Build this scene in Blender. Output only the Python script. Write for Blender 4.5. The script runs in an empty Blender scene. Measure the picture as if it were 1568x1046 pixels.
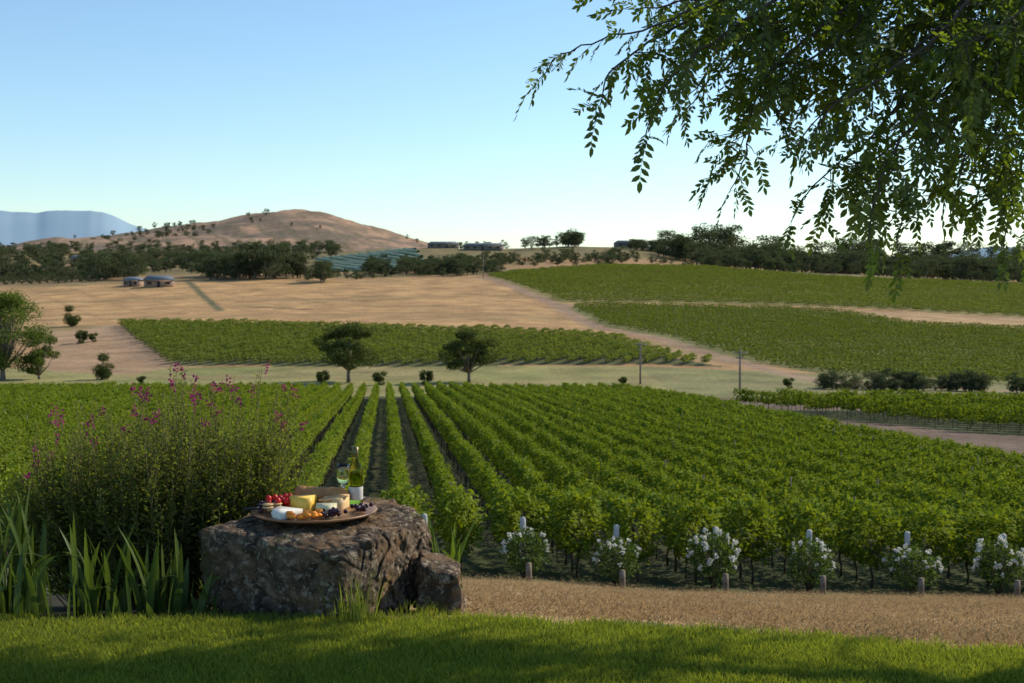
import bpy, math, random
import numpy as np
from mathutils import Vector, Matrix, noise as mnoise
rng=np.random.default_rng(7); random.seed(7)
scene=bpy.context.scene
H=1.62; F=1960.0; PITCH=math.radians(3.0)
cp,sp=math.cos(PITCH),math.sin(PITCH)
# ---------------------------------------------------------------- survey helpers
def slope_of(py):
    v=(523-np.asarray(py,float))/F
    return (v*cp-sp)/(cp+v*sp)
def P(px,py,d):
    v=(523-py)/F; k=cp+v*sp
    return Vector(((px-784)/F/k*d, d, H+d*(v*cp-sp)/k))
def vnoise(x,y,seed=0):
    xi=np.floor(x).astype(np.int64); yi=np.floor(y).astype(np.int64)
    fx=x-xi; fy=y-yi; fx=fx*fx*(3-2*fx); fy=fy*fy*(3-2*fy)
    def h(a,b):
        n=(a*374761393+b*668265263+seed*1442695041)&0x7fffffff
        n=((n^(n>>13))*1274126177)&0x7fffffff
        return ((n^(n>>16))&0xffff)/65535.0
    return (h(xi,yi)*(1-fx)+h(xi+1,yi)*fx)*(1-fy)+(h(xi,yi+1)*(1-fx)+h(xi+1,yi+1)*fx)*fy
def fbm(x,y,seed=0,o=4):
    s=0;a=.5
    for i in range(o):
        s=s+a*vnoise(x*2**i,y*2**i,seed+i*17); a*=.5
    return s/(1-.5**o)
# ---------------------------------------------------------------- terrain heights
TAB=[
(140,[(0,629)]),
(160,[(0,610)]),
(190,[(-600,587),(0,585),(784,587),(1000,587),(1300,594),(1568,600),(2200,602)]),
(220,[(-600,565),(0,567),(400,563),(1000,563),(1300,577),(1568,588),(2200,592)]),
(260,[(-600,538),(0,540),(400,532),(784,530),(1000,534),(1300,552),(1568,562),(2200,568)]),
(300,[(-600,512),(0,515),(400,505),(784,504),(1000,511),(1300,527),(1568,537),(2200,542)]),
(360,[(-600,490),(0,490),(400,481),(784,479),(1000,485),(1300,501),(1568,509),(2200,514)]),
(430,[(-600,465),(0,466),(400,457),(784,451),(1000,457),(1300,472),(1568,484),(2200,489)]),
(520,[(-600,440),(0,440),(400,430),(784,426),(1000,430),(1300,448),(1568,460),(2200,464)]),
(600,[(-600,428),(0,428),(400,420),(784,415),(930,412),(1100,419),(1300,431),(1568,443),(2200,447)]),
(680,[(-600,420),(0,420),(400,413),(784,407),(930,403),(1100,408),(1300,420),(1568,431),(2200,436)]),
(800,[(-600,410),(0,411),(400,407),(700,398),(784,394),(860,391),(960,391),(1050,400),(1200,421),(1568,436),(2200,440)]),
(950,[(-600,402),(0,402),(300,401),(500,396),(650,380),(784,381),(870,374),(1000,376),(1060,388),(1150,412),(1568,428),(2200,430)]),
(1150,[(-600,392),(0,391),(300,392),(500,388),(620,384),(784,392),(1000,392),(1200,410),(1568,420)]),
(1450,[(-600,380),(0,384),(80,368),(250,372),(430,372),(560,376),(650,384),(784,398),(1200,405),(1568,415)]),
(1850,[(-600,376),(0,378),(60,372),(130,366),(200,356),(250,345),(290,339),(340,331),(395,319),(440,315),(490,321),(530,331),(570,342),(600,351),(650,372),(700,392),(900,400),(1568,405)]),
(2400,[(-600,390),(0,390),(300,385),(500,385),(700,400),(1568,405)]),
(5000,[(0,403)]),(15000,[(0,412)])]
PXG=np.arange(-900,2601,10.0)
LD=np.linspace(math.log(140),math.log(15000),420)
zk=[]
for d,k in TAB:
    py=np.interp(PXG,[a for a,b in k],[b for a,b in k])
    zk.append(H+d*slope_of(py))
zk=np.array(zk); dk=np.array([d for d,k in TAB],float)
ZG=np.empty((len(LD),len(PXG)))
for j in range(len(PXG)): ZG[:,j]=np.interp(np.exp(LD),dk,zk[:,j])
def smooth(a,ax,s):
    k=np.exp(-.5*(np.arange(-3*s,3*s+1)/s)**2); k/=k.sum()
    pad=[(0,0),(0,0)]; pad[ax]=(3*s,3*s)
    b=np.pad(a,pad,mode='edge')
    return np.apply_along_axis(lambda m:np.convolve(m,k,'valid'),ax,b)
ZG=smooth(smooth(ZG,1,1),0,3)
def soft(t,w): return (np.sqrt(t*t+w*w)+t)/2
def sstep(a,b,x):
    t=np.clip((x-a)/(b-a),0,1); return t*t*(3-2*t)
def tz(x,y):
    x=np.asarray(x,float); y=np.asarray(y,float)
    yc=6.0-.24*np.clip(x,0,3)
    zn=-.240*soft(y-yc,.3)+(.240-.058)*soft(y-33,3)
    zn=zn-.022*x*sstep(9,30,y)*(1-sstep(60,130,y))
    zn=zn+(fbm(x*.6,y*.6,3)-.5)*.05*sstep(6.3,9,y)
    yy=np.maximum(y,141)
    px=784+F*x/yy
    a=np.clip((px-PXG[0])/10,0,len(PXG)-1.001); b=np.clip((np.log(yy)-LD[0])/(LD[1]-LD[0]),0,len(LD)-1.001)
    ai=a.astype(int); bi=b.astype(int); fa=a-ai; fb=b-bi
    zf=(ZG[bi,ai]*(1-fa)+ZG[bi,ai+1]*fa)*(1-fb)+(ZG[bi+1,ai]*(1-fa)+ZG[bi+1,ai+1]*fa)*fb
    am=np.interp(yy,[200,400,900,1500,1900,2500],[.3,1.0,2.5,16,16,3])
    zf=zf+(fbm(x/60.,yy/80.,11)-.5)*am
    w=sstep(145,175,y)
    return zn*(1-w)+zf*w
def hit(px,py,dmin=150,dmax=2600):
    d=np.exp(np.linspace(math.log(dmin),math.log(dmax),1500))
    v=(523-py)/F; k=cp+v*sp
    x=(px-784)/F/k*d; rz=H+d*(v*cp-sp)/k
    g=tz(x,d); m=np.nonzero(rz<=g)[0]
    i=m[0] if len(m) else np.argmin(np.abs(rz-g))
    return float(x[i]),float(d[i])
def poly(pts,**k): return np.array([hit(a,b,**k) for a,b in pts])
def inside(x,y,pl):
    c=np.zeros(np.shape(x),bool); n=len(pl); j=n-1
    for i in range(n):
        xi,yi=pl[i]; xj,yj=pl[j]
        if yi!=yj:
            c^=((yi>y)!=(yj>y))&(x<(xj-xi)*(y-yi)/(yj-yi)+xi)
        j=i
    return c
def dline(x,y,pl):
    D=np.full(np.shape(x),1e9)
    for (ax,ay),(bx,by) in zip(pl[:-1],pl[1:]):
        dx,dy=bx-ax,by-ay; t=np.clip(((x-ax)*dx+(y-ay)*dy)/(dx*dx+dy*dy),0,1)
        D=np.minimum(D,np.hypot(x-ax-t*dx,y-ay-t*dy))
    return D
# ---------------------------------------------------------------- materials
def newmat(name):
    m=bpy.data.materials.new(name); m.use_nodes=True; nt=m.node_tree; nt.nodes.clear()
    return m,nt,nt.nodes,nt.links
def ramp(N,stops):
    r=N.new('ShaderNodeValToRGB'); e=r.color_ramp.elements
    while len(e)<len(stops): e.new(.5)
    for i,(p,c) in enumerate(stops): e[i].position=p; e[i].color=(*c,1)
    return r
def leafmat(name,c1,c2,trans=.4,tcol=None,gloss=.03,rough=.6,inst=.35):
    m,nt,N,L=newmat(name)
    at=N.new('ShaderNodeAttribute'); at.attribute_name='rnd'
    oi=N.new('ShaderNodeObjectInfo')
    mx=N.new('ShaderNodeMath'); mx.operation='MULTIPLY_ADD'; L.new(oi.outputs['Random'],mx.inputs[0]); mx.inputs[1].default_value=inst
    m2=N.new('ShaderNodeMath'); m2.operation='MULTIPLY'; L.new(at.outputs['Fac'],m2.inputs[0]); m2.inputs[1].default_value=1-inst
    L.new(m2.outputs[0],mx.inputs[2])
    r=ramp(N,[(0,c1),(1,c2)]); L.new(mx.outputs[0],r.inputs[0])
    d=N.new('ShaderNodeBsdfDiffuse'); t=N.new('ShaderNodeBsdfTranslucent'); g=N.new('ShaderNodeBsdfGlossy'); g.inputs['Roughness'].default_value=rough
    g.inputs['Color'].default_value=(.7,.8,.6,1)
    L.new(r.outputs[0],d.inputs[0])
    if tcol is None: tcol=(1.5,1.5,.6)
    vm=N.new('ShaderNodeVectorMath'); vm.operation='MULTIPLY'; L.new(r.outputs[0],vm.inputs[0]); vm.inputs[1].default_value=tcol
    L.new(vm.outputs[0],t.inputs[0])
    a=N.new('ShaderNodeMixShader'); a.inputs[0].default_value=trans; L.new(d.outputs[0],a.inputs[1]); L.new(t.outputs[0],a.inputs[2])
    b=N.new('ShaderNodeMixShader'); b.inputs[0].default_value=gloss; L.new(a.outputs[0],b.inputs[1]); L.new(g.outputs[0],b.inputs[2])
    o=N.new('ShaderNodeOutputMaterial'); L.new(b.outputs[0],o.inputs[0]); return m
def noisemat(name,c1,c2,scale=5,rough=.8,bump=.3,detail=6,spec=.3,metal=0,bscale=None,bdist=.02):
    m,nt,N,L=newmat(name)
    tc=N.new('ShaderNodeTexCoord'); n=N.new('ShaderNodeTexNoise'); n.inputs['Scale'].default_value=scale; n.inputs['Detail'].default_value=detail
    L.new(tc.outputs['Object'],n.inputs['Vector'])
    r=ramp(N,[(.3,c1),(.7,c2)]); L.new(n.outputs['Fac'],r.inputs[0])
    p=N.new('ShaderNodeBsdfPrincipled'); L.new(r.outputs[0],p.inputs['Base Color']); p.inputs['Roughness'].default_value=rough
    p.inputs['Specular IOR Level'].default_value=spec; p.inputs['Metallic'].default_value=metal
    if bump:
        n2=N.new('ShaderNodeTexNoise'); n2.inputs['Scale'].default_value=bscale or scale*3; n2.inputs['Detail'].default_value=8
        L.new(tc.outputs['Object'],n2.inputs['Vector'])
        b=N.new('ShaderNodeBump'); b.inputs['Strength'].default_value=bump; b.inputs['Distance'].default_value=bdist
        L.new(n2.outputs['Fac'],b.inputs['Height']); L.new(b.outputs[0],p.inputs['Normal'])
    o=N.new('ShaderNodeOutputMaterial'); L.new(p.outputs[0],o.inputs[0]); return m
def glassmat(name,col,rough=0.02,ior=1.45):
    m,nt,N,L=newmat(name); g=N.new('ShaderNodeBsdfGlass'); g.inputs['Color'].default_value=(*col,1); g.inputs['Roughness'].default_value=rough; g.inputs['IOR'].default_value=ior
    o=N.new('ShaderNodeOutputMaterial'); L.new(g.outputs[0],o.inputs[0]); return m
# ---------------------------------------------------------------- mesh builder
class B:
    def __init__(s): s.v=[];s.n=0;s.fs=[];s.cnt=[];s.mi=[];s.r=[]
    def verts(s,a,r=None):
        a=np.asarray(a,float).reshape(-1,3); o=s.n; s.v.append(a); s.n+=len(a)
        s.r.append(np.full(len(a),random.random()) if r is None else np.asarray(r,float)); return o
    def faces(s,arr,mat=0):
        arr=np.asarray(arr,int); s.fs.append(arr.ravel()); s.cnt.append(np.full(len(arr),arr.shape[1])); s.mi.append(np.full(len(arr),mat))
    def quads(s,q,mat=0,r=None):
        N=len(q)
        if N==0: return
        if r is None: r=rng.random(N)
        o=s.verts(q.reshape(-1,3),np.repeat(r,q.shape[1])); k=q.shape[1]
        s.faces(o+np.arange(N*k).reshape(N,k),mat)
    def leaves(s,c,ax,L,W,mat=0,r=None,fold=.15,up=None):
        c=np.asarray(c,float); N=len(c)
        ax=ax/np.linalg.norm(ax,axis=1,keepdims=True)
        q=rng.normal(size=(N,3)) if up is None else up+rng.normal(size=(N,3))*.35
        sd=np.cross(ax,q); sd/=np.linalg.norm(sd,axis=1,keepdims=True)+1e-9
        nn=np.cross(ax,sd); L=np.broadcast_to(L,(N,))[:,None]; W=np.broadcast_to(W,(N,))[:,None]
        v=np.stack([c,c+ax*L*.3+sd*W*.42+nn*W*fold,c+ax*L*.65+sd*W*.4+nn*W*fold,c+ax*L,c+ax*L*.65-sd*W*.4+nn*W*fold,c+ax*L*.3-sd*W*.42+nn*W*fold],1)
        s.quads(v,mat,r)
    def tube(s,pts,rad,n=6,mat=0,r=None,cap=True):
        pts=[Vector(p) for p in pts]; rows=[]
        for i,p in enumerate(pts):
            d=(pts[min(i+1,len(pts)-1)]-pts[max(i-1,0)]).normalized()
            a=d.orthogonal().normalized() if abs(d.z)>.95 else d.cross(Vector((0,0,1))).normalized()
            b=d.cross(a)
            rows.append([p+(a*math.cos(t)+b*math.sin(t))*rad[i] for t in np.arange(n)*2*math.pi/n])
        o=s.verts([list(q) for rr in rows for q in rr],None if r is None else np.full(n*len(pts),r))
        f=[[o+i*n+j,o+i*n+(j+1)%n,o+(i+1)*n+(j+1)%n,o+(i+1)*n+j] for i in range(len(pts)-1) for j in range(n)]
        s.faces(f,mat)
        if cap: s.faces([[o+j for j in range(n)][::-1]],mat); s.faces([[o+(len(pts)-1)*n+j for j in range(n)]],mat)
    def box(s,c,d,mat=0,rot=0,taper=1):
        c=np.array(c,float); hx,hy,hz=[k/2 for k in d]
        vs=[]
        for z,t in((-hz,1),(hz,taper)):
            for x,y in((-hx,-hy),(hx,-hy),(hx,hy),(-hx,hy)):
                x*=t;y*=t
                vs.append([x*math.cos(rot)-y*math.sin(rot)+c[0],x*math.sin(rot)+y*math.cos(rot)+c[1],z+c[2]])
        o=s.verts(vs)
        s.faces(np.array([[0,3,2,1],[4,5,6,7],[0,1,5,4],[1,2,6,5],[2,3,7,6],[3,0,4,7]])+o,mat)
    def lathe(s,prof,c,n=32,mat=0):
        c=np.array(c,float); t=np.arange(n)*2*math.pi/n
        vs=[[c[0]+r*math.cos(a),c[1]+r*math.sin(a),c[2]+z] for r,z in prof for a in t]
        o=s.verts(vs)
        s.faces([[o+i*n+j,o+i*n+(j+1)%n,o+(i+1)*n+(j+1)%n,o+(i+1)*n+j] for i in range(len(prof)-1) for j in range(n)],mat)
    def ball(s,c,r,n=10,mat=0,sc=(1,1,1),lump=0,rv=None):
        vs=[];m=n//2
        for i in range(m+1):
            th=math.pi*i/m
            for j in range(n):
                a=2*math.pi*j/n
                k=r*(1+lump*(mnoise.noise(Vector((math.sin(th)*math.cos(a)*1.5+c[0]*9,math.sin(th)*math.sin(a)*1.5+c[1]*9,math.cos(th)*1.5)))))
                vs.append([c[0]+k*sc[0]*math.sin(th)*math.cos(a),c[1]+k*sc[1]*math.sin(th)*math.sin(a),c[2]+k*sc[2]*math.cos(th)])
        o=s.verts(vs,None if rv is None else np.full(len(vs),rv))
        s.faces([[o+i*n+j,o+(i+1)*n+j,o+(i+1)*n+(j+1)%n,o+i*n+(j+1)%n] for i in range(m) for j in range(n)],mat)
    def mesh(s,name,mats,smooth=False):
        v=np.concatenate(s.v); f=np.concatenate(s.fs); c=np.concatenate(s.cnt); mi=np.concatenate(s.mi)
        me=bpy.data.meshes.new(name); me.vertices.add(len(v)); me.vertices.foreach_set('co',v.ravel())
        me.loops.add(len(f)); me.loops.foreach_set('vertex_index',f)
        me.polygons.add(len(c)); st=np.concatenate([[0],np.cumsum(c)[:-1]])
        me.polygons.foreach_set('loop_start',st); me.polygons.foreach_set('loop_total',c)
        me.polygons.foreach_set('material_index',mi)
        if smooth: me.polygons.foreach_set('use_smooth',np.ones(len(c),bool))
        at=me.attributes.new('rnd','FLOAT','POINT'); at.data.foreach_set('value',np.concatenate(s.r))
        for m in mats: me.materials.append(m)
        me.update(calc_edges=True); me.validate(); return me
    def obj(s,name,mats,loc=(0,0,0),smooth=False,parent=None,link=True,rotz=0):
        o=bpy.data.objects.new(name,s.mesh(name,mats,smooth)); o.location=loc; o.rotation_euler[2]=rotz
        if link: scene.collection.objects.link(o)
        if parent: o.parent=parent
        return o
def place(name,me,loc,rotz=0,sc=1):
    o=bpy.data.objects.new(name,me); o.location=loc; o.rotation_euler[2]=rotz; o.scale=(sc,sc,sc) if np.isscalar(sc) else sc
    scene.collection.objects.link(o); return o
def scatter(name,pts,rots,scls,idx,sources):
    pts=np.asarray(pts,float); n=len(pts)
    col=bpy.data.collections.new(name+'_parts')
    for i,s in enumerate(sources): s.name='%s_part_%02d'%(name,i); col.objects.link(s)
    me=bpy.data.meshes.new(name); me.vertices.add(n); me.vertices.foreach_set('co',pts.ravel())
    rots=np.asarray(rots,float)
    if rots.ndim==1: rots=np.stack([np.zeros(n),np.zeros(n),rots],1)
    scls=np.asarray(scls,float)
    if scls.ndim==1: scls=np.repeat(scls[:,None],3,1)
    a=me.attributes.new('rot','FLOAT_VECTOR','POINT'); a.data.foreach_set('vector',rots.ravel())
    a=me.attributes.new('scl','FLOAT_VECTOR','POINT'); a.data.foreach_set('vector',scls.ravel())
    a=me.attributes.new('idx','INT','POINT'); a.data.foreach_set('value',np.asarray(idx,dtype=np.int32))
    me.update()
    ob=bpy.data.objects.new(name,me); scene.collection.objects.link(ob)
    ng=bpy.data.node_groups.new(name+'_nodes','GeometryNodeTree')
    ng.interface.new_socket('Geometry',in_out='INPUT',socket_type='NodeSocketGeometry'); ng.interface.new_socket('Geometry',in_out='OUTPUT',socket_type='NodeSocketGeometry')
    N=ng.nodes; L=ng.links
    gi=N.new('NodeGroupInput'); go=N.new('NodeGroupOutput'); ip=N.new('GeometryNodeInstanceOnPoints'); ci=N.new('GeometryNodeCollectionInfo')
    ci.inputs['Collection'].default_value=col; ci.inputs['Separate Children'].default_value=True; ci.inputs['Reset Children'].default_value=True
    def na(nm,t):
        k=N.new('GeometryNodeInputNamedAttribute'); k.data_type=t; k.inputs['Name'].default_value=nm; return k.outputs['Attribute']
    L.new(gi.outputs[0],ip.inputs['Points']); L.new(ci.outputs[0],ip.inputs['Instance']); ip.inputs['Pick Instance'].default_value=True
    e=N.new('FunctionNodeEulerToRotation'); L.new(na('rot','FLOAT_VECTOR'),e.inputs[0]); L.new(e.outputs[0],ip.inputs['Rotation'])
    L.new(na('scl','FLOAT_VECTOR'),ip.inputs['Scale']); L.new(na('idx','INT'),ip.inputs['Instance Index'])
    L.new(ip.outputs[0],go.inputs[0])
    md=ob.modifiers.new('scatter','NODES'); md.node_group=ng; return ob
def raw(b,mats,smooth=False): return b.obj('part',mats,link=False,smooth=smooth)

# ---------------------------------------------------------------- field layout
ROW=-0.099
field_main_s=(-66,31)
poly_v2=poly([(183,499),(262,560),(600,562),(1108,562),(1035,548),(930,517),(560,505)])
poly_r1=poly([(745,424),(800,416),(925,407),(1060,409),(1250,424),(1568,436),(1750,442),(1750,490),(1568,486),(1200,468),(855,464)],dmax=690)
poly_r2=poly([(862,469),(1200,473),(1300,480),(1400,498),(1568,506),(1750,512),(1750,600),(1568,590),(1265,574),(1090,543),(985,512),(915,498)],dmax=690)
poly_dry=poly([(-300,445),(0,442),(290,432),(740,424),(905,503),(560,500),(180,497),(0,500),(-300,505)],dmax=700)
track1=poly([(735,424),(850,466),(915,502),(1000,516),(1110,548),(1262,585),(1400,592),(1568,600),(1700,604)])
track2=poly([(850,467),(1200,471),(1310,478),(1568,489)],dmax=690)
track3=poly([(285,430),(338,476)],dmax=690)
track4=poly([(165,500),(250,562)])
track5=poly([(930,520),(1120,556)])
poly_drypatch=poly([(1300,479),(1400,481),(1568,490),(1750,495),(1750,507),(1568,503),(1430,497)],dmax=690)
poly_net=poly([(483,396),(560,388),(625,381),(655,402),(600,414),(500,418)],dmax=1100)
poly_orch=poly([(-150,408),(0,410),(150,418),(160,432),(0,438),(-150,440)],dmax=900)
poly_dirt=poly([(60,510),(180,500),(262,562),(200,575),(70,568)])
b2=np.array([(22,134),(37,99),(62,88),(80,100),(75,122),(48,128)])
# ---------------------------------------------------------------- terrain mesh
ys=np.concatenate([np.linspace(-14,3,12,endpoint=False),np.linspace(3,8,60,endpoint=False),np.exp(np.linspace(math.log(8),math.log(15000),640))])
uc=np.concatenate([np.linspace(-1.3,-.46,70,endpoint=False),np.linspace(-.46,.46,720,endpoint=False),np.linspace(.46,1.3,70)])
Y,U=np.meshgrid(ys,uc,indexing='ij'); X=U*(Y+22*np.exp(-np.maximum(Y,0)/60.))
Z=tz(X,Y)
def lerp(a,b,t): return a*(1-t[...,None])+b*t[...,None]
C=np.zeros(X.shape+(3,)); 
n1=fbm(X/35,Y/35,5); n2=fbm(X/9,Y/9,9); n3=fbm(X/140,Y/140,21)
dry=np.array([.39,.24,.11]); dry2=np.array([.30,.18,.085]); olive=np.array([.18,.155,.07])
C[:]=lerp(lerp(np.broadcast_to(dry,C.shape),np.broadcast_to(dry2,C.shape),np.clip(n2*2-.5,0,1)),np.broadcast_to(olive,C.shape),sstep(.5,.68,n1)*.6)
def setc(m,c,k=1.0):
    m=np.asarray(m,float)*k
    C[:]=C*(1-m[...,None])+np.asarray(c)*m[...,None]
farm=(Y>560)&(Y<1200)
setc(farm*sstep(.38,.55,n3),(.13,.13,.055),.7)
hm=(Y>1200)&(Y<2600)
gl=fbm(X/70+Y/300,Y/50,31)
setc(hm,(.35,.225,.14))
setc(hm*sstep(.42,.58,gl),(.15,.12,.085),.8)
setc(hm*sstep(.5,.60,fbm(X/22,Y/40,33)),(.13,.11,.07),.6)
setc(hm*sstep(-350,-900,X)*sstep(1450,1800,Y),(.13,.12,.065),.6)
rl=np.abs(np.sin((X*.9+Y*.3)/9.)); setc(hm*(Y<1640)*(X<-150)*(rl<.35),(.14,.12,.065),.65)
setc(Y>2600,(.15,.18,.17))  # far ground tinted bluish, haze painted into the colour
lawn_edge=6.0-.24*np.clip(X,0,3)
nl=fbm(X*1.5,Y*1.5,41)
nearz=Y<36
setc(nearz,(.38,.25,.125)); setc(nearz*sstep(.45,.7,fbm(X*.5,Y*1.4,44)),(.29,.20,.10),.7)
setc(nearz*sstep(.5,.72,fbm(X*.9,Y*3,45)),(.18,.165,.065),.55)
setc(nearz*sstep(28.5,32.5,Y+nl*4-2),(.08,.09,.035))
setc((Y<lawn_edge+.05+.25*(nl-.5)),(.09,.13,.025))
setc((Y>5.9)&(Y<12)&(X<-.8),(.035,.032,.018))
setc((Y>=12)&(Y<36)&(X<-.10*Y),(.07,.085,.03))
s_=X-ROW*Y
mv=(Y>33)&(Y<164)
setc(mv,(.050,.062,.022)); setc(mv*sstep(.4,.7,n2),(.07,.07,.032),.7)  # dark green-brown grass, with the shade between rows put into its colour
setc(mv&(s_>32.5)&(s_<60),(.15,.105,.075)); 
vs=(Y>=162)&(Y<222)
setc(vs,(.25,.225,.085)); setc(vs*sstep(.4,.7,n2),(.19,.20,.065),.8); setc(vs*sstep(.5,.65,fbm(X/25,Y/10,71)),(.28,.21,.10),.5)
setc(vs&(X>22),(.18,.17,.075),.7)
setc(inside(X,Y,poly_dirt),(.34,.22,.125),.9)
pd=inside(X,Y,poly_dry)
setc(pd,(.45,.275,.12)); setc(pd*sstep(.45,.65,fbm(X/12,Y/30,51)),(.34,.205,.09),.6); setc(pd*sstep(.5,.66,fbm(X/60,Y/14,53)),(.28,.19,.085),.7)
setc(pd&(np.abs(np.sin((X+Y*.5)/5))<.25),(.32,.195,.09),.5)
setc(inside(X,Y,poly_v2),(.09,.095,.04)); 
setc(inside(X,Y,poly_r1),(.23,.20,.07)); setc(inside(X,Y,poly_r2),(.17,.165,.06))
setc(inside(X,Y,b2),(.07,.08,.035))
setc(inside(X,Y,poly_drypatch),(.38,.25,.12))
for t,w,c in((track1,3.0,(.28,.19,.12)),(track2,2.5,(.30,.21,.13)),(track4,3.2,(.30,.2,.12)),(track5,2.2,(.30,.21,.12))):
    D=dline(X,Y,t); setc(np.clip(1.3-D/w,0,1),c)
D=dline(X,Y,track3); setc(np.clip(1.4-D/1.4,0,1),(.13,.12,.06))
pl=poly([(380,470),(470,474)],dmax=690); setc(np.clip(1.3-dline(X,Y,pl)/2,0,1),(.13,.10,.05))
setc(inside(X,Y,poly_orch),(.2,.14,.07)); setc(inside(X,Y,poly_net),(.09,.12,.045))
nr,nc=X.shape
me=bpy.data.meshes.new('ground'); V=np.stack([X,Y,Z],-1).reshape(-1,3)
me.vertices.add(len(V)); me.vertices.foreach_set('co',V.ravel())
ii=(np.arange(nr-1)[:,None]*nc+np.arange(nc-1)[None,:]).ravel()
Fq=np.stack([ii,ii+1,ii+nc+1,ii+nc],1)
me.loops.add(Fq.size); me.loops.foreach_set('vertex_index',Fq.ravel().astype(np.int32))
me.polygons.add(len(Fq)); me.polygons.foreach_set('loop_start',np.arange(len(Fq))*4); me.polygons.foreach_set('loop_total',np.full(len(Fq),4)); me.polygons.foreach_set('use_smooth',np.ones(len(Fq),bool))
ca=me.color_attributes.new('zone','FLOAT_COLOR','POINT'); ca.data.foreach_set('color',np.concatenate([C.reshape(-1,3),np.ones((len(V),1))],1).ravel())
me.update(calc_edges=True)
m,nt,N,L=newmat('ground_cover')
at=N.new('ShaderNodeAttribute'); at.attribute_name='zone'; geo=N.new('ShaderNodeNewGeometry')
def nz(sc,det=5,vec=None):
    n=N.new('ShaderNodeTexNoise'); n.inputs['Scale'].default_value=sc; n.inputs['Detail'].default_value=det; L.new(vec or geo.outputs['Position'],n.inputs['Vector']); return n.outputs['Fac']
def mr(a,lo,hi):
    k=N.new('ShaderNodeMapRange'); L.new(a,k.inputs[0]); k.inputs[1].default_value=.3; k.inputs[2].default_value=.7; k.inputs[3].default_value=lo; k.inputs[4].default_value=hi; return k.outputs[0]
def mul(a,b):
    k=N.new('ShaderNodeMath'); k.operation='MULTIPLY'; L.new(a,k.inputs[0]); L.new(b,k.inputs[1]); return k.outputs[0]
f=mul(mul(mr(nz(.12),.75,1.25),mr(nz(1.3),.75,1.25)),mr(nz(14,8),.6,1.4))
sc_=N.new('ShaderNodeVectorMath'); sc_.operation='SCALE'; L.new(at.outputs['Color'],sc_.inputs[0]); L.new(f,sc_.inputs['Scale'])
p=N.new('ShaderNodeBsdfPrincipled'); L.new(sc_.outputs[0],p.inputs['Base Color']); p.inputs['Roughness'].default_value=.95; p.inputs['Specular IOR Level'].default_value=.1
bp=N.new('ShaderNodeBump'); bp.inputs['Strength'].default_value=.7; bp.inputs['Distance'].default_value=.06; L.new(nz(9,9),bp.inputs['Height']); L.new(bp.outputs[0],p.inputs['Normal'])
o=N.new('ShaderNodeOutputMaterial'); L.new(p.outputs[0],o.inputs[0]); me.materials.append(m)
g=bpy.data.objects.new('ground',me); scene.collection.objects.link(g)
# ---------------------------------------------------------------- mountains
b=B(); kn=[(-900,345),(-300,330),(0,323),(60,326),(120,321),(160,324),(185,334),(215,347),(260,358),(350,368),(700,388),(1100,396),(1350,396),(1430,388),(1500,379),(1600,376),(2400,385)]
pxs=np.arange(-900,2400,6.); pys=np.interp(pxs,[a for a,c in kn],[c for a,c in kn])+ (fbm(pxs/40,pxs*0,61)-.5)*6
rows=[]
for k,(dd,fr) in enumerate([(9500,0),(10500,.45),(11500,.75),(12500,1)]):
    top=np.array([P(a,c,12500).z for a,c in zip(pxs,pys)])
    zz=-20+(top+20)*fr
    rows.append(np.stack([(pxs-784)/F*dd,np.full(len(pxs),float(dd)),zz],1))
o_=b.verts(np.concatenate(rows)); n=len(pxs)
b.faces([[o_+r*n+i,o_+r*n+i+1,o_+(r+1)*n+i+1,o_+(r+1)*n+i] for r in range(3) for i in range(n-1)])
b.obj('mountain_range',[noisemat('mountain_haze_blue',(.25,.36,.44),(.285,.395,.47),.0008,1,0,spec=0)],smooth=True)
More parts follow.
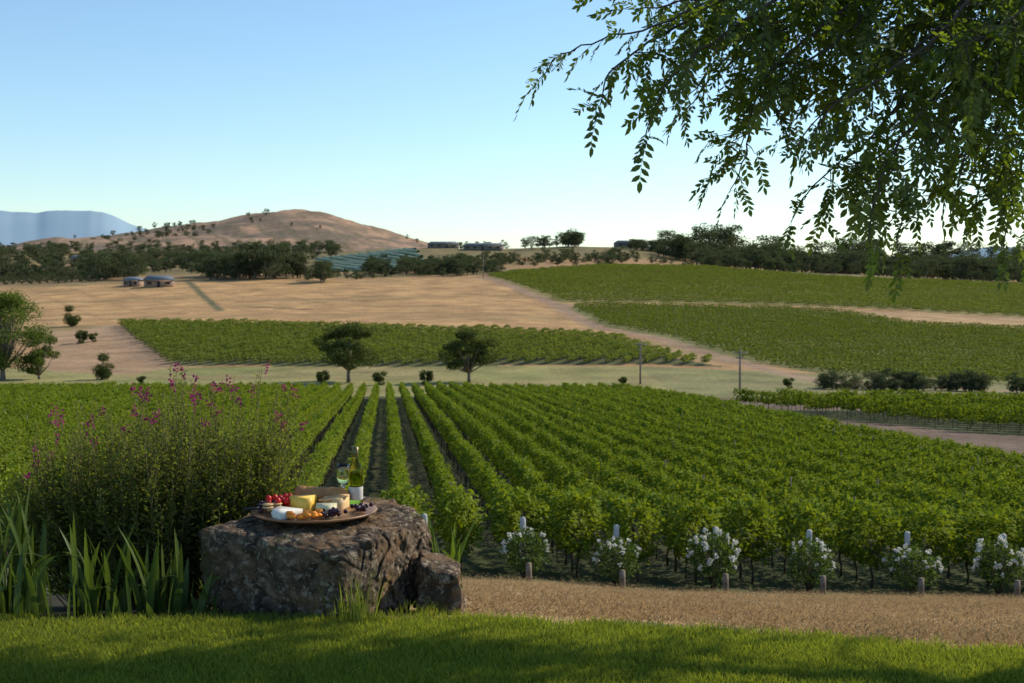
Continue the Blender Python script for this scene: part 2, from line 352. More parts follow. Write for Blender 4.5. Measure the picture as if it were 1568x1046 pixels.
# ---------------------------------------------------------------- vines
VT=(1.9,1.75,.4)
M_vine=leafmat('vine_leaf',(.085,.135,.012),(.205,.255,.032),.32,VT,gloss=.01)
M_vine2=leafmat('vine_leaf_far',(.115,.155,.026),(.195,.23,.05),.34,(1.6,1.5,.6),gloss=.01)
M_bark=noisemat('vine_bark',(.05,.035,.025),(.12,.09,.065),14,.95,.5)
def vine_seg(length,nl,lsz,shoots=8,trunk=True,mat=M_vine,seed=0,hw=.23,hh_=.48):
    b=B(); n=nl
    x=(rng.random(n)-.5)*length*1.1
    wob=1+.22*np.sin(x*5+seed*2)+.18*np.sin(x*11+seed)
    t=rng.random(n)*2*math.pi; rad=np.sqrt(rng.uniform(.3,1,n))
    yy=np.cos(t)*rad*hw*wob; z=1.46+np.sin(t)*rad*hh_*(.9+.2*wob)
    c=np.stack([x,yy,z],1)
    out=np.stack([rng.normal(size=n)*.7,np.cos(t)+rng.normal(size=n)*.5,np.sin(t)*.4-.35+rng.normal(size=n)*.5],1)
    b.leaves(c,out,lsz*rng.uniform(.7,1.25,n),lsz*rng.uniform(.8,1.2,n),0,up=np.stack([0*x,np.cos(t)*.6,0*x+.8],1)*1.2)
    for i in range(shoots):
        sx=(random.random()-.5)*length; sy=random.uniform(-.12,.12); hh=random.uniform(.08,.3); k=int(5+hh*14*(.14/lsz))
        tt=np.linspace(0,1,k); dx=random.uniform(-.2,.2); dy=random.uniform(-.13,.13)
        c=np.stack([sx+dx*tt,sy+dy*tt,1.85+hh*tt],1)+rng.normal(size=(k,3))*.02
        b.leaves(c,rng.normal(size=(k,3))+[0,0,.1],lsz*.8*(1.1-.5*tt),lsz*.75*(1.1-.5*tt),0)
    if trunk:
        for tx in np.arange(-length/2+.6,length/2,1.25):
            b.tube([(tx,0,-.15),(tx+.03,.02,.3),(tx-.03,-.02,.6),(tx+.02,0,1.0)],[.045,.03,.03,.026],5,1)
        b.tube([(-length/2,0,1.0),(0,.02,1.02),(length/2,0,1.0)],[.02]*3,4,1)
    return raw(b,[mat,M_bark])
pts=[];rot=[];scl=[];idx=[]
ang=math.atan2(1,ROW)
SEG=1.25; SP=1.55
srcN=[vine_seg(SEG,310,.13,seed=i) for i in range(5)]
srcF=[vine_seg(SEG,160,.175,seed=i+9,mat=M_vine,shoots=4) for i in range(3)]
srcE=[vine_seg(SEG,640,.14,seed=i+5,shoots=14,hw=.60,hh_=.68) for i in range(3)]
rowsS=[]
s0=(800-784)/F*33-ROW*33
k0=math.floor((field_main_s[0]-s0)/SP)
for k in range(k0,40):
    s=s0+k*SP
    if s>31.2: break
    rowsS.append(s)
    y=33.2+rng.random()*.5
    rowh=rng.uniform(.95,1.04)
    while y<158+2*math.sin(s*.3):
        x=s+ROW*y
        if abs(x)<.48*y+7:
            pts.append((x+rng.normal()*.035,y,0)); rot.append(ang+rng.choice([0,math.pi])+rng.normal()*.03)
            v=rng.uniform(.92,1.06)*rowh
            scl.append((1,v*rng.uniform(.75,1.15),v if rng.random()>.02 else .8))
            idx.append(8+rng.integers(0,3) if y<35.3 else (rng.integers(0,5) if y<75 else 5+rng.integers(0,3)))
        y+=SEG*.97
pts=np.array(pts); pts[:,2]=tz(pts[:,0],pts[:,1])-.03
print('vine segs',len(pts))
scatter('grape_vine_rows',pts,np.array(rot),np.array(scl),idx,srcN+srcF+srcE)
def rows_in(pl,dirv,spacing,step,jit=.1):
    d=np.array(dirv,float); d/=np.linalg.norm(d); nrm=np.array([-d[1],d[0]])
    a=pl@d; c=pl@nrm; A=np.arange(a.min(),a.max(),step); Cc=np.arange(c.min(),c.max(),spacing)
    g1,g2=np.meshgrid(A,Cc); g1=g1.ravel()+rng.normal(size=g1.size)*jit; g2=g2.ravel()
    x=g1*d[0]+g2*nrm[0]; y=g1*d[1]+g2*nrm[1]; m=inside(x,y,pl)
    return x[m],y[m],math.atan2(d[1],d[0])
def vine_block(name,pl,dirv,spacing,step,srcs,sy=1.,sz=1.,ex=None):
    x,y,a=rows_in(pl,dirv,spacing,step)
    if ex is not None:
        k=ex(x,y); x=x[k]; y=y[k]
    k=np.abs(x)<.55*y; x=x[k]; y=y[k]
    n=len(x); p=np.stack([x,y,tz(x,y)-.1],1)
    v=rng.uniform(.85,1.12,n)*(.8+.4*fbm(x/30,y/30,81))
    scatter(name,p,a+rng.choice([0,math.pi],n),np.stack([np.ones(n),sy*v*rng.uniform(.8,1.2,n),sz*v],1),rng.integers(0,len(srcs),n),srcs)
def farsrc(n=3,l=2.6,nl=150,sz=.32): return [vine_seg(l,nl,sz,shoots=6,trunk=False,mat=M_vine2,seed=i+30,hw=.42,hh_=.55) for i in range(n)]
vine_block('far_vineyard_block',poly_v2,(.35,1),3.2,2.5,farsrc(),1.0,.88)
vine_block('hillside_vineyard_block',poly_r1,(.9,1),4.6,2.6,farsrc(3,2.7,80,.40),1.0,.75,lambda x,y:(dline(x,y,track1)>4)&(dline(x,y,track2)>4))
vine_block('lower_vineyard_block',poly_r2,(1,-.12),4.6,2.6,farsrc(3,2.7,90,.36),1.0,.75,lambda x,y:(dline(x,y,track1)>4)&(dline(x,y,track2)>4)&~inside(x,y,poly_drypatch))
vine_block('side_vineyard_block',b2,(1,-.45),2.6,1.25,[vine_seg(SEG,200,.18,seed=i+19,hw=.25) for i in range(3)],1.2)
# netted rows
x,y,a=rows_in(poly_net,(.28,-1),9.0,4,0)
b=B(); 
dx,dy=math.cos(a),math.sin(a)
for i in range(len(x)):
    q=[]
    for e in(-2.0,2.0):
        cx,cy=x[i]+dx*e,y[i]+dy*e; z0=float(tz(cx,cy))
        for w,h in((-1.3,.1),(-.8,1.1),(0,1.5),(.8,1.1),(1.3,.1)): q.append((cx-dy*w,cy+dx*w,z0+h))
    o_=b.verts(q); b.faces([[o_+j,o_+j+1,o_+6+j,o_+5+j] for j in range(4)])
b.obj('netted_vineyard_rows',[noisemat('bird_net',(.18,.22,.13),(.28,.33,.21),.15,.9,0)],smooth=True)
# ---------------------------------------------------------------- trees
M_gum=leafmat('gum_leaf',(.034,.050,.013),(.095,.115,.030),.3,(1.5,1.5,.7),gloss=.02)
M_gumfar=leafmat('gum_leaf_far',(.048,.066,.034),(.105,.12,.056),.3,(1.2,1.2,.8),gloss=.01)  # bluer, paler gum leaf: distance haze put into the colour
M_trunk=noisemat('gum_bark',(.10,.08,.06),(.22,.18,.14),3,.9,.4)
def tree(h,w,ncl,nl,lsz,trunk_h=.3,seed=0,mat=M_gum,flat=.6,lean=0,cs=(.12,.21)):
    R=random.Random(seed); b=B(); th=h*trunk_h; r0=h*.03
    top=Vector((lean*.3,0,th)); 
    b.tube([(0,0,-.3),(lean*.1,0,th*.5),top],[r0*1.3,r0,r0*.85],8,1)
    cl=[]
    for i in range(ncl):
        a=R.random()*2*math.pi; el=R.uniform(0,1)
        zz=th+(h-th)*(.10+.84*el); rr=w/2*math.sqrt(max(.05,1-((el-.42)/.68)**2))*R.uniform(.2,1.0)
        c=Vector((math.cos(a)*rr+lean*el,math.sin(a)*rr,zz)); s=w*R.uniform(*cs)
        cl.append((c,s))
        if i<ncl*.7:
            mid=top.lerp(c,.5)+Vector((R.uniform(-.1,.1)*w*.5,R.uniform(-.1,.1)*w*.5,-h*.03))
            b.tube([top-Vector((0,0,th*.15)),mid,c],[r0*.55,r0*.3,r0*.08],5,1)
    per=nl//ncl
    for c,s in cl:
        d=rng.normal(size=(per,3)); d/=np.linalg.norm(d,axis=1,keepdims=True); rad=rng.uniform(.25,1.1,per)**.6
        p=np.array(c)+d*rad[:,None]*s*np.array([1.15,1.15,flat]); 
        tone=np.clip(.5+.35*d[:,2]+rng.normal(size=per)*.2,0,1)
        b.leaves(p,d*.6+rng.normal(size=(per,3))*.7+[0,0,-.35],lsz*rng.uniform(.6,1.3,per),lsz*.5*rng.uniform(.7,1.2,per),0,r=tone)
    return b
def gz(x,y): return float(tz(x,y))
def put(name,me,px,py,sc=1,rot=0,d=None,**k):
    if d is None: x,y=hit(px,py,**k)
    else: x,y=(px-784)/F*d,d
    return place(name,me,(x,y,gz(x,y)-.05),rot,sc)
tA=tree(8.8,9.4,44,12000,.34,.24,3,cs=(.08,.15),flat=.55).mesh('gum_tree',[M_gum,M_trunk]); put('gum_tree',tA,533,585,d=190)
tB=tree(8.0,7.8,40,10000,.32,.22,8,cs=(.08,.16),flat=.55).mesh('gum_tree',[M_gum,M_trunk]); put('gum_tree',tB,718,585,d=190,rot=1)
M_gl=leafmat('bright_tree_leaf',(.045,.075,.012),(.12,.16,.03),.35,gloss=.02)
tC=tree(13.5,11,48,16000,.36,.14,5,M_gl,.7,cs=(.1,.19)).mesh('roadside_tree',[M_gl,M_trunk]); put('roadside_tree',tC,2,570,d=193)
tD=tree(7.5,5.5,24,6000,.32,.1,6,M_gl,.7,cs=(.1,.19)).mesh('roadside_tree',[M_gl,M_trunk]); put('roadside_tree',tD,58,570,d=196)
tE=tree(4,2.8,16,3000,.26,.06,9,M_gum,.9,cs=(.2,.28)).mesh('small_tree',[M_gum,M_trunk])
put('small_tree',tE,110,500,sc=1.3); put('small_tree',tE,155,572,d=195,rot=2)
tS=tree(2.1,2.4,9,1600,.25,.05,12,M_gum,.8).mesh('shrub',[M_gum,M_trunk])
for px,s_c in((493,.95),(580,.9),(653,1.0),(955,.6),(1208,.7),(215,.6)): put('shrub',tS,px,583,sc=s_c,rot=px,d=184)
put('shrub',tS,126,526,sc=1.3); put('shrub',tS,142,524,sc=.9,rot=2)
fv=[]
for i in range(6):
    fv.append(raw(tree(10,[9,11,7,12,8,10][i],18,1500,.62,.14+.03*(i%3),40+i,M_gumfar,.6,cs=(.09,.19)),[M_gumfar,M_trunk]))
tp=[];ts=[]
def band(n,x0,x1,d0,d1,h0,h1,sq=None):
    for i in range(n):
        px=rng.uniform(x0,x1); d=rng.uniform(d0,d1); x=(px-784)/F*d
        h=rng.uniform(h0,h1); tp.append((x,d,gz(x,d)-.3)); ts.append((h/10*rng.uniform(.85,1.35),h/10*rng.uniform(.85,1.35),h/10))
band(40,320,470,540,590,7,13); band(8,385,425,530,560,12,16)
band(18,150,210,560,620,7,13); band(110,-60,330,600,900,6,11); band(150,-100,520,900,1300,6,12)
band(16,470,590,520,560,3,5); band(60,560,710,560,640,4,9); band(40,640,760,540,620,3.5,8)
band(60,700,980,640,760,3,7); band(14,800,900,900,960,6,10); band(7,858,895,900,950,10,13); band(16,1005,1060,800,900,9,16); band(5,1040,1058,800,830,12,16)
band(26,960,1010,860,940,4,8); band(20,690,790,930,990,3,7)
band(180,1060,1700,700,860,9,16); band(90,1070,1700,680,710,4,9); band(40,1070,1700,860,1000,18,28)
band(40,760,1080,690,720,2,4)
band(6,486,500,500,520,7,9)
for i in range(55):
    px=rng.uniform(1262,1640); d=rng.uniform(183,188); x=(px-784)/F*d; h=rng.uniform(1.5,3.4); tp.append((x,d,gz(x,d)-.2)); ts.append((h/8,h/8,h/10))
for i in range(60):
    px=rng.choice([rng.uniform(110,350),rng.uniform(200,300),rng.uniform(100,640)]); d=rng.uniform(1500,1860); x=(px-784)/F*d; h=rng.uniform(4,9); tp.append((x,d,gz(x,d)-.3)); ts.append((h/9,h/9,h/10))
tp=np.array(tp)
scatter('distant_trees',tp,rng.uniform(0,6.28,len(tp)),np.array(ts),rng.integers(0,6,len(tp)),fv)
x,y,a=rows_in(poly_orch,(.3,1),9,5); n=len(x)
scatter('orchard_rows',np.stack([x,y,tz(x,y)-.2],1),rng.uniform(0,6.28,n),np.full(n,.28),rng.integers(0,2,n),[raw(tree(10,9,10,700,.9,.05,70+i,M_gumfar,.8),[M_gumfar,M_trunk]) for i in range(2)])
# ---------------------------------------------------------------- poles & buildings
M_pole=noisemat('weathered_pole',(.16,.13,.10),(.26,.22,.18),4,.9,.2); M_ins=noisemat('insulator',(.3,.3,.3),(.4,.4,.4),4,.4,0)
for px,base,top,d in((981,583,517,187),(1134,597,527,168),(740,436,398,520)):
    x,y=(px-784)/F*d,d; h=(base-top)/F*d; b=B()
    b.tube([(0,0,-.4),(0,0,h*.5),(0,0,h)],[.16,.14,.11],8,0); b.box((0,-.14,h-.5),(2.0,.1,.12),0); b.box((0,-.14,h-1.1),(1.3,.1,.1),0)
    for e in(-.9,-.45,.45,.9): b.lathe([(0,.0),(.05,0),(.06,.06),(.04,.16),(0,.18)],(e,-.14,h-.44),8,1)
    b.obj('utility_pole',[M_pole,M_ins],(x,y,gz(x,y)),rotz=.3)
M_wall=noisemat('house_wall',(.26,.17,.12),(.34,.23,.16),2,.9,0); M_win=noisemat('window_glass',(.02,.03,.04),(.04,.05,.06),1,.1,0); M_trim=noisemat('trim',(.35,.33,.3),(.4,.38,.35),2,.7,0)
M_dwall=noisemat('dark_cladding',(.17,.15,.125),(.23,.20,.165),2,.9,0)
def house(name,px,py,wpx,hh,dep,roofc,rot=0,wall=M_wall,rk=.22,**k):
    x,y=hit(px,py,**k); w=wpx/F*y; e=bpy.data.objects.new(name,None); e.location=(x,y,gz(x,y)-.1); e.rotation_euler[2]=rot; scene.collection.objects.link(e)
    b=B(); b.box((0,0,hh/2-.5),(w,dep,hh+1)); b.obj('walls',[wall],parent=e)
    b=B(); rh=dep*rk; o=.6
    q=[(-w/2-o,-dep/2-o,hh),(w/2+o,-dep/2-o,hh),(w/2-dep*.12,0,hh+rh),(-w/2+dep*.12,0,hh+rh),(w/2+o,dep/2+o,hh),(-w/2-o,dep/2+o,hh)]
    o_=b.verts(q); b.faces([[o_,o_+1,o_+2,o_+3],[o_+4,o_+5,o_+3,o_+2]]); b.faces([[o_+1,o_+4,o_+2],[o_+5,o_,o_+3]]); b.faces([[o_,o_+5,o_+4,o_+1]])
    b.obj('roof',[noisemat(name+'_roof',roofc,tuple(c*1.2 for c in roofc),.5,.6,0)],parent=e)
    b=B(); n=max(3,int(w/5))
    for i in range(n):
        cx=-w/2+w*(i+.5)/n
        if i==n//2: b.box((cx,-dep/2-.02,hh*.4),(1.1,.12,hh*.8),0)
        else: b.box((cx,-dep/2-.02,hh*.55),(1.6,.12,hh*.35),0)
    b.obj('windows_and_door',[M_win],parent=e)
    b=B(); 
    for i in range(n+1): b.box((-w/2+w*i/n,-dep/2-1.4,hh/2),(.15,.15,hh),0)
    b.box((0,-dep/2-.8,hh-.05),(w,1.6,.1),0); b.obj('verandah',[M_trim],parent=e)
house('farm_house',244,439,42,2.7,8,(.11,.13,.15),.2,dmax=700)
house('farm_outbuilding',205,438,24,2.4,6,(.15,.18,.2),-.1,dmax=700)
house('farm_building',679,380,46,3.2,16,(.17,.175,.18),0,M_dwall,.12,dmax=1100)
house('farm_building',741,383,58,3.2,16,(.17,.175,.18),-.1,M_dwall,.12,dmax=1100)
house('farm_building',965,379,46,3.4,14,(.2,.18,.17),.1,M_dwall,.14,dmax=1100)
house('farm_shed',128,404,34,4,10,(.2,.2,.2),.1,dmax=1300)
# ---------------------------------------------------------------- headland: posts, roses
M_post=noisemat('post_wood',(.13,.10,.07),(.26,.21,.16),6,.9,.4); M_cap=noisemat('post_white_paint',(.42,.42,.40),(.55,.55,.53),5,.7,.1)
M_rl=leafmat('rose_leaf',(.04,.07,.016),(.10,.15,.032),.35); M_petal=leafmat('white_petal',(.62,.62,.52),(.80,.80,.74),.3,(1,1,1),.02)
def rose(seed):
    b=B(); R=random.Random(seed)
    for i in range(9):
        a=R.random()*6.28; r=R.uniform(.15,.4); b.tube([(0,0,-.1),(math.cos(a)*r*.5,math.sin(a)*r*.5,.4),(math.cos(a)*r,math.sin(a)*r,.9)],[.018,.012,.006],5,1)
    n=1300; d=rng.normal(size=(n,3)); d/=np.linalg.norm(d,axis=1,keepdims=True); c=d*(rng.uniform(.3,1,n)**.5)[:,None]*[.5,.5,.46]*(1+.25*np.sin(d[:,:1]*5+seed)*np.cos(d[:,2:]*6))+[0,0,.68]
    b.leaves(c,d+rng.normal(size=(n,3))*.6,.075,.05,0)
    for i in range([44,30,36][seed%3]):
        d=rng.normal(size=3); d[2]=abs(d[2])*.9+.05-(.5 if R.random()<.25 else 0); d/=np.linalg.norm(d); c=d*np.array([.54,.54,.5])*R.uniform(.85,1.12)+[0,0,.68]
        k=12; dd=rng.normal(size=(k,3))+d*1.1; b.leaves(c+rng.normal(size=(k,3))*.012,dd,.062,.055,2)
    return b.mesh('rose_bush',[M_rl,M_bark,M_petal])
rms=[rose(i) for i in range(3)]
capx=[650,800,943,1095,1238,1388,1535]
for i,px in enumerate(capx+[1682,-90+590,440,290]):
    d=33.0
    x=(px-784)/F*d; z=gz(x,d)
    b=B(); b.tube([(0,0,-.3),(0,0,.8),(.01,0,1.60)],[.07,.066,.062],9,0); b.lathe([(.073,0),(.074,.02),(.074,.30),(.05,.33),(0,.335)],(.01,0,1.28),10,1)
    b.obj('vine_end_post',[M_post,M_cap],(x,d-.35,z))
    if i in(1,2,3,4,5,6,7):
        rx=(px+[0,5,3,0,7,15,3,0][i]-784)/F*31.8
        place('rose_bush',rms[i%3],(rx,31.8,gz(rx,31.8)-.02),i*1.7,(1.15+.16*math.sin(i*3),1.15,1.12+.14*math.cos(i*2)))
        ax=(px+[0,10,12,20,28,30,32,30][i]-784)/F*30.6
        b=B(); b.tube([(0,0,-.2),(0,.01,.2),(0,.02,.45)],[.075,.073,.068],9,0); b.obj('anchor_post',[M_post],(ax,30.6,gz(ax,30.6)))
b=B()
for s in rowsS[::2]:
    for y in np.arange(39,158,6.2):
        x=s+ROW*y
        if abs(x)<.5*y+4:
            z=gz(x,y); b.box((x,y,z+.97),(.05,.05,2.0),0)
b.obj('trellis_posts',[M_post])
# ---------------------------------------------------------------- rock
def rockmesh(corners,zt,amp,seed,zb=-.12,n=80,name='basalt_boulder'):
    b=B(); vs={} ; V=[];Fc=[]
    def pt(u,v,w):
        x=(corners[0][0]*(1-u)+corners[1][0]*u)*(1-v)+(corners[3][0]*(1-u)+corners[2][0]*u)*v
        y=(corners[0][1]*(1-u)+corners[1][1]*u)*(1-v)+(corners[3][1]*(1-u)+corners[2][1]*u)*v
        z=(zt[0]*(1-u)+zt[1]*u)*(1-v)+(zt[3]*(1-u)+zt[2]*u)*v
        return Vector((x,y,zb+(z-zb)*w))
    cen=pt(.5,.5,.5)
    def vid(i,j,k):
        key=(i,j,k)
        if key not in vs:
            u,v,w=i/n,j/n,k/n
            p=pt(u,v,w)
            q=Vector((u*2-1,v*2-1,w*2-1)); m=max(abs(q.x),abs(q.y),abs(q.z)); l=(abs(q.x)**11+abs(q.y)**11+abs(q.z)**11)**(1/11)
            p=cen+(p-cen)*(m/l)
            nrm=Vector((q.x**5,q.y**5,q.z**5)).normalized()
            s1=Vector((seed,seed*2,seed*3))
            d=mnoise.noise(p*3+s1)*amp+mnoise.noise(p*8+s1)*amp*.6+mnoise.noise(p*18+s1)*amp*.45+mnoise.noise(p*36+s1)*amp*.3+mnoise.noise(p*70+s1)*amp*.2
            cr=abs(mnoise.noise(p*7+s1*2)); d-=amp*.8*max(0,.10-cr)/.10
            if q.z>.98: d*=.42
            vs[key]=len(V); V.append(p+nrm*d)
        return vs[key]
    for a in range(n):
        for c in range(n):
            Fc+= [[vid(a,c,n),vid(a+1,c,n),vid(a+1,c+1,n),vid(a,c+1,n)],
                  [vid(a,0,c),vid(a+1,0,c),vid(a+1,0,c+1),vid(a,0,c+1)],
                  [vid(n,a,c),vid(n,a+1,c),vid(n,a+1,c+1),vid(n,a,c+1)],
                  [vid(a+1,n,c),vid(a,n,c),vid(a,n,c+1),vid(a+1,n,c+1)],
                  [vid(0,a+1,c),vid(0,a,c),vid(0,a,c+1),vid(0,a+1,c+1)]]
    b.verts([list(p) for p in V]); b.faces(Fc); return b
m,nt,N,L=newmat('lichened_basalt'); tc=N.new('ShaderNodeTexCoord')
def NZ(s,d=8,r=.6):
    n=N.new('ShaderNodeTexNoise'); n.inputs['Scale'].default_value=s; n.inputs['Detail'].default_value=d; n.inputs['Roughness'].default_value=r; L.new(tc.outputs['Object'],n.inputs['Vector']); return n
n1_=NZ(9); r1=ramp(N,[(.32,(.045,.034,.024)),(.52,(.13,.095,.065)),(.70,(.30,.22,.15))]); L.new(n1_.outputs['Fac'],r1.inputs[0])
n2_=NZ(22,10,.8); r2=ramp(N,[(.53,(0,0,0)),(.57,(1,1,1))]); L.new(n2_.outputs['Fac'],r2.inputs[0])
mx=N.new('ShaderNodeMixRGB'); L.new(r2.outputs[0],mx.inputs[0]); L.new(r1.outputs[0],mx.inputs[1]); mx.inputs[2].default_value=(.42,.35,.25,1)
n3_=NZ(5,4); r3=ramp(N,[(.46,(0,0,0)),(.60,(.8,.8,.8))]); L.new(n3_.outputs['Fac'],r3.inputs[0])
mx2=N.new('ShaderNodeMixRGB'); L.new(r3.outputs[0],mx2.inputs[0]); L.new(mx.outputs[0],mx2.inputs[1]); mx2.inputs[2].default_value=(.26,.16,.085,1)
n4_=NZ(4,5); r4=ramp(N,[(.56,(0,0,0)),(.68,(.6,.6,.6))]); L.new(n4_.outputs['Fac'],r4.inputs[0])
mx3=N.new('ShaderNodeMixRGB'); L.new(r4.outputs[0],mx3.inputs[0]); L.new(mx2.outputs[0],mx3.inputs[1]); mx3.inputs[2].default_value=(.10,.11,.035,1)
p=N.new('ShaderNodeBsdfPrincipled'); L.new(mx3.outputs[0],p.inputs['Base Color']); p.inputs['Roughness'].default_value=.92; p.inputs['Specular IOR Level'].default_value=.08
vo=N.new('ShaderNodeTexVoronoi'); vo.inputs['Scale'].default_value=38; L.new(tc.outputs['Object'],vo.inputs['Vector'])
vm_=N.new('ShaderNodeMath'); vm_.operation='MULTIPLY'; vm_.inputs[1].default_value=.45; L.new(vo.outputs['Distance'],vm_.inputs[0])
ad=N.new('ShaderNodeMath'); L.new(NZ(40,9,.75).outputs['Fac'],ad.inputs[0]); L.new(vm_.outputs[0],ad.inputs[1])
bp=N.new('ShaderNodeBump'); bp.inputs['Strength'].default_value=1; bp.inputs['Distance'].default_value=.03; L.new(ad.outputs[0],bp.inputs['Height']); L.new(bp.outputs[0],p.inputs['Normal'])
o=N.new('ShaderNodeOutputMaterial'); L.new(p.outputs[0],o.inputs[0]); M_rock=m
def gx(px,d): return (px-784)/F*d
A_=(gx(518,5.95),5.95); R_=(gx(664,6.75),6.75); D_=(gx(560,7.55),7.55); L_=(gx(288,6.6),6.6)
ZT=.335
rockmesh([A_,R_,D_,L_],[ZT-.03,ZT,ZT,ZT-.01],.052,1.3).obj('basalt_boulder',[M_rock],smooth=True)
rockmesh([(gx(640,6.35),6.35),(gx(708,6.25),6.25),(gx(704,6.6),6.6),(gx(640,6.7),6.7)],[.17,.12,.15,.19],.035,4.1,n=34,zb=-.2).obj('basalt_boulder',[M_rock],smooth=True)
# ---------------------------------------------------------------- platter, food, bottle, glass
ztop=ZT+.010
pc=(gx(479,6.74),6.74,ztop)
e=bpy.data.objects.new('cheese_platter',None); e.location=pc; scene.collection.objects.link(e)
M_wood=noisemat('platter_wood',(.16,.07,.028),(.34,.17,.07),9,.45,.1,spec=.5)
b=B(); b.lathe([(0,0),(.26,0),(.325,.018),(.332,.026),(.326,.031),(.29,.022),(0,.02)],(0,0,0),64); b.obj('board',[M_wood],parent=e,smooth=True)
def fm(n,c,rough=.5,sc=20,k=1.25): return noisemat(n,c,tuple(min(.9,q*k) for q in c),sc,rough,.15,bdist=.003)
Mbrie=fm('brie_rind',(.62,.60,.52)); Mched=fm('yellow_cheese',(.74,.45,.07)); Mblue=fm('blue_cheese',(.5,.46,.28),sc=60,k=1.5); Mhard=fm('hard_cheese',(.58,.40,.2)); Mbread=fm('bread_crust',(.34,.17,.06)); Mapr=fm('dried_apricot',(.8,.25,.02)); Mgr=fm('dark_grape',(.035,.01,.02),.25); Mred=fm('strawberry',(.5,.02,.015),.3); Mcr=fm('cracker',(.5,.32,.15)); Mblk=fm('knife_handle',(.02,.02,.02),.4); Mst=noisemat('knife_steel',(.6,.6,.6),(.65,.65,.65),5,.25,0,metal=1)
Z0=.022
def wedge(name,cx,cy,r,h,a0,a1,mat,z=Z0):
    b=B(); n=10; t=np.linspace(a0,a1,n); rim=[(r*math.cos(a),r*math.sin(a)) for a in t]; ring=[(0,0)]+rim
    lo=[(cx+x,cy+y,z) for x,y in ring]; mid=[(cx+x*1.02,cy+y*1.02,z+h*.5) for x,y in ring]; hi=[(cx+x*.97,cy+y*.97,z+h) for x,y in ring]
    o_=b.verts(lo+mid+hi); k=len(ring)
    b.faces([[o_+r_*k+i,o_+r_*k+(i+1)%k,o_+(r_+1)*k+(i+1)%k,o_+(r_+1)*k+i] for r_ in range(2) for i in range(k)]); b.faces([[o_+2*k+i for i in range(k)]])
    b.obj(name,[mat],parent=e)
wedge('brie_wedge',-.04,-.13,.16,.035,math.radians(150),math.radians(235),Mbrie)
wedge('yellow_cheese_wedge',.0,.08,.15,.075,math.radians(200),math.radians(262),Mched)
wedge('hard_cheese_wedge',.17,.13,.14,.06,math.radians(190),math.radians(255),Mhard)
wedge('blue_cheese_wedge',.13,-.07,.11,.055,math.radians(180),math.radians(250),Mblue)
b=B()
for i in range(5): b.ball((-.09+.05*i,.2-.01*i,Z0+.05),.055,14,0,(1.1,.8,.9),.2)
b.obj('bread',[Mbread],parent=e,smooth=True)
b=B()
for i in range(26): b.ball((rng.uniform(-.10,.06),rng.uniform(-.27,-.15),Z0+.012+rng.uniform(0,.022)),.019,8,0,(1.1,1,.6),.3)
b.obj('dried_apricots',[Mapr],parent=e,smooth=True)
b=B()
for i in range(26): b.ball((.13+rng.normal()*.032,-.20+rng.normal()*.025,Z0+.012+rng.uniform(0,.03)),.012,10,0)
for i in range(18): b.ball((.25+rng.normal()*.02,-.04+rng.normal()*.03,Z0+.012+rng.uniform(0,.02)),.012,10,0)
for i in range(16): b.ball((-.26+rng.normal()*.02,.0+rng.normal()*.04,Z0+.012+rng.uniform(0,.03)),.012,10,0)
b.obj('grapes',[Mgr],parent=e,smooth=True)
b=B()
for i in range(24): b.ball((-.17+rng.normal()*.045,.06+rng.normal()*.05,Z0+.018+rng.uniform(0,.04)),.018,10,0,(1,1,1.15))
b.obj('strawberries',[Mred],parent=e,smooth=True)
b=B()
for i in range(9):
    b.lathe([(0,0),(.032,0),(.032,.005),(0,.006)],(.05+i*.012,.03+i*.006,Z0+.05+.002*i),16,0)
    b.lathe([(0,0),(.03,0),(.03,.005),(0,.006)],(-.2+rng.normal()*.02,-.06+rng.normal()*.03,Z0+.006*i),16,0)
b.obj('crackers',[Mcr],parent=e)
b=B(); b.box((-.31,-.06,.045),(.10,.018,.014),0,.5); b.box((-.22,-.02,.042),(.10,.02,.003),1,.5); b.obj('cheese_knife',[Mblk,Mst],parent=e)
Mbot=glassmat('green_bottle_glass',(.62,.68,.22),.02,1.5); Mlab=fm('label_paper',(.5,.48,.43),.7); Mfoil=noisemat('foil_capsule',(.12,.10,.04),(.2,.17,.07),10,.4,.1,metal=.4)
bx,by=gx(543,6.93),6.93
b=B(); b.lathe([(0,.004),(.034,0),(.0385,.006),(.0385,.185),(.034,.21),(.02,.24),(.0145,.262),(.0145,.315),(0,.315)],(0,0,0),28,0)
b.lathe([(.0388,.03),(.0392,.031),(.0392,.10),(.0388,.101)],(0,0,0),28,1)
b.lathe([(.0148,.262),(.0158,.263),(.0158,.316),(0,.318)],(0,0,0),20,2)
b.obj('wine_bottle',[Mbot,Mlab,Mfoil],(bx,by,ztop+.021),smooth=True)
Mgl=glassmat('clear_glass',(.95,.97,.97),0.0,1.45); Mwine=glassmat('white_wine',(.85,.85,.55),0,1.33)
def wineglass(px,d,z):
    b=B(); b.lathe([(0,0),(.034,0),(.034,.003),(.006,.008),(.004,.02),(.004,.085),(.012,.095),(.032,.115),(.039,.145),(.036,.185),(.031,.215),(.0295,.215),(.0345,.185),(.0375,.145),(.031,.118),(.010,.098),(0,.096)],(0,0,0),28,0)
    b.lathe([(0,.0975),(.0095,.0995),(.0305,.1195),(.0368,.146),(.0365,.15),(0,.15)],(0,0,0),28,1)
    b.obj('wine_glass',[Mgl,Mwine],(gx(px,d),d,z),smooth=True)
wineglass(524,6.98,ztop+.021)
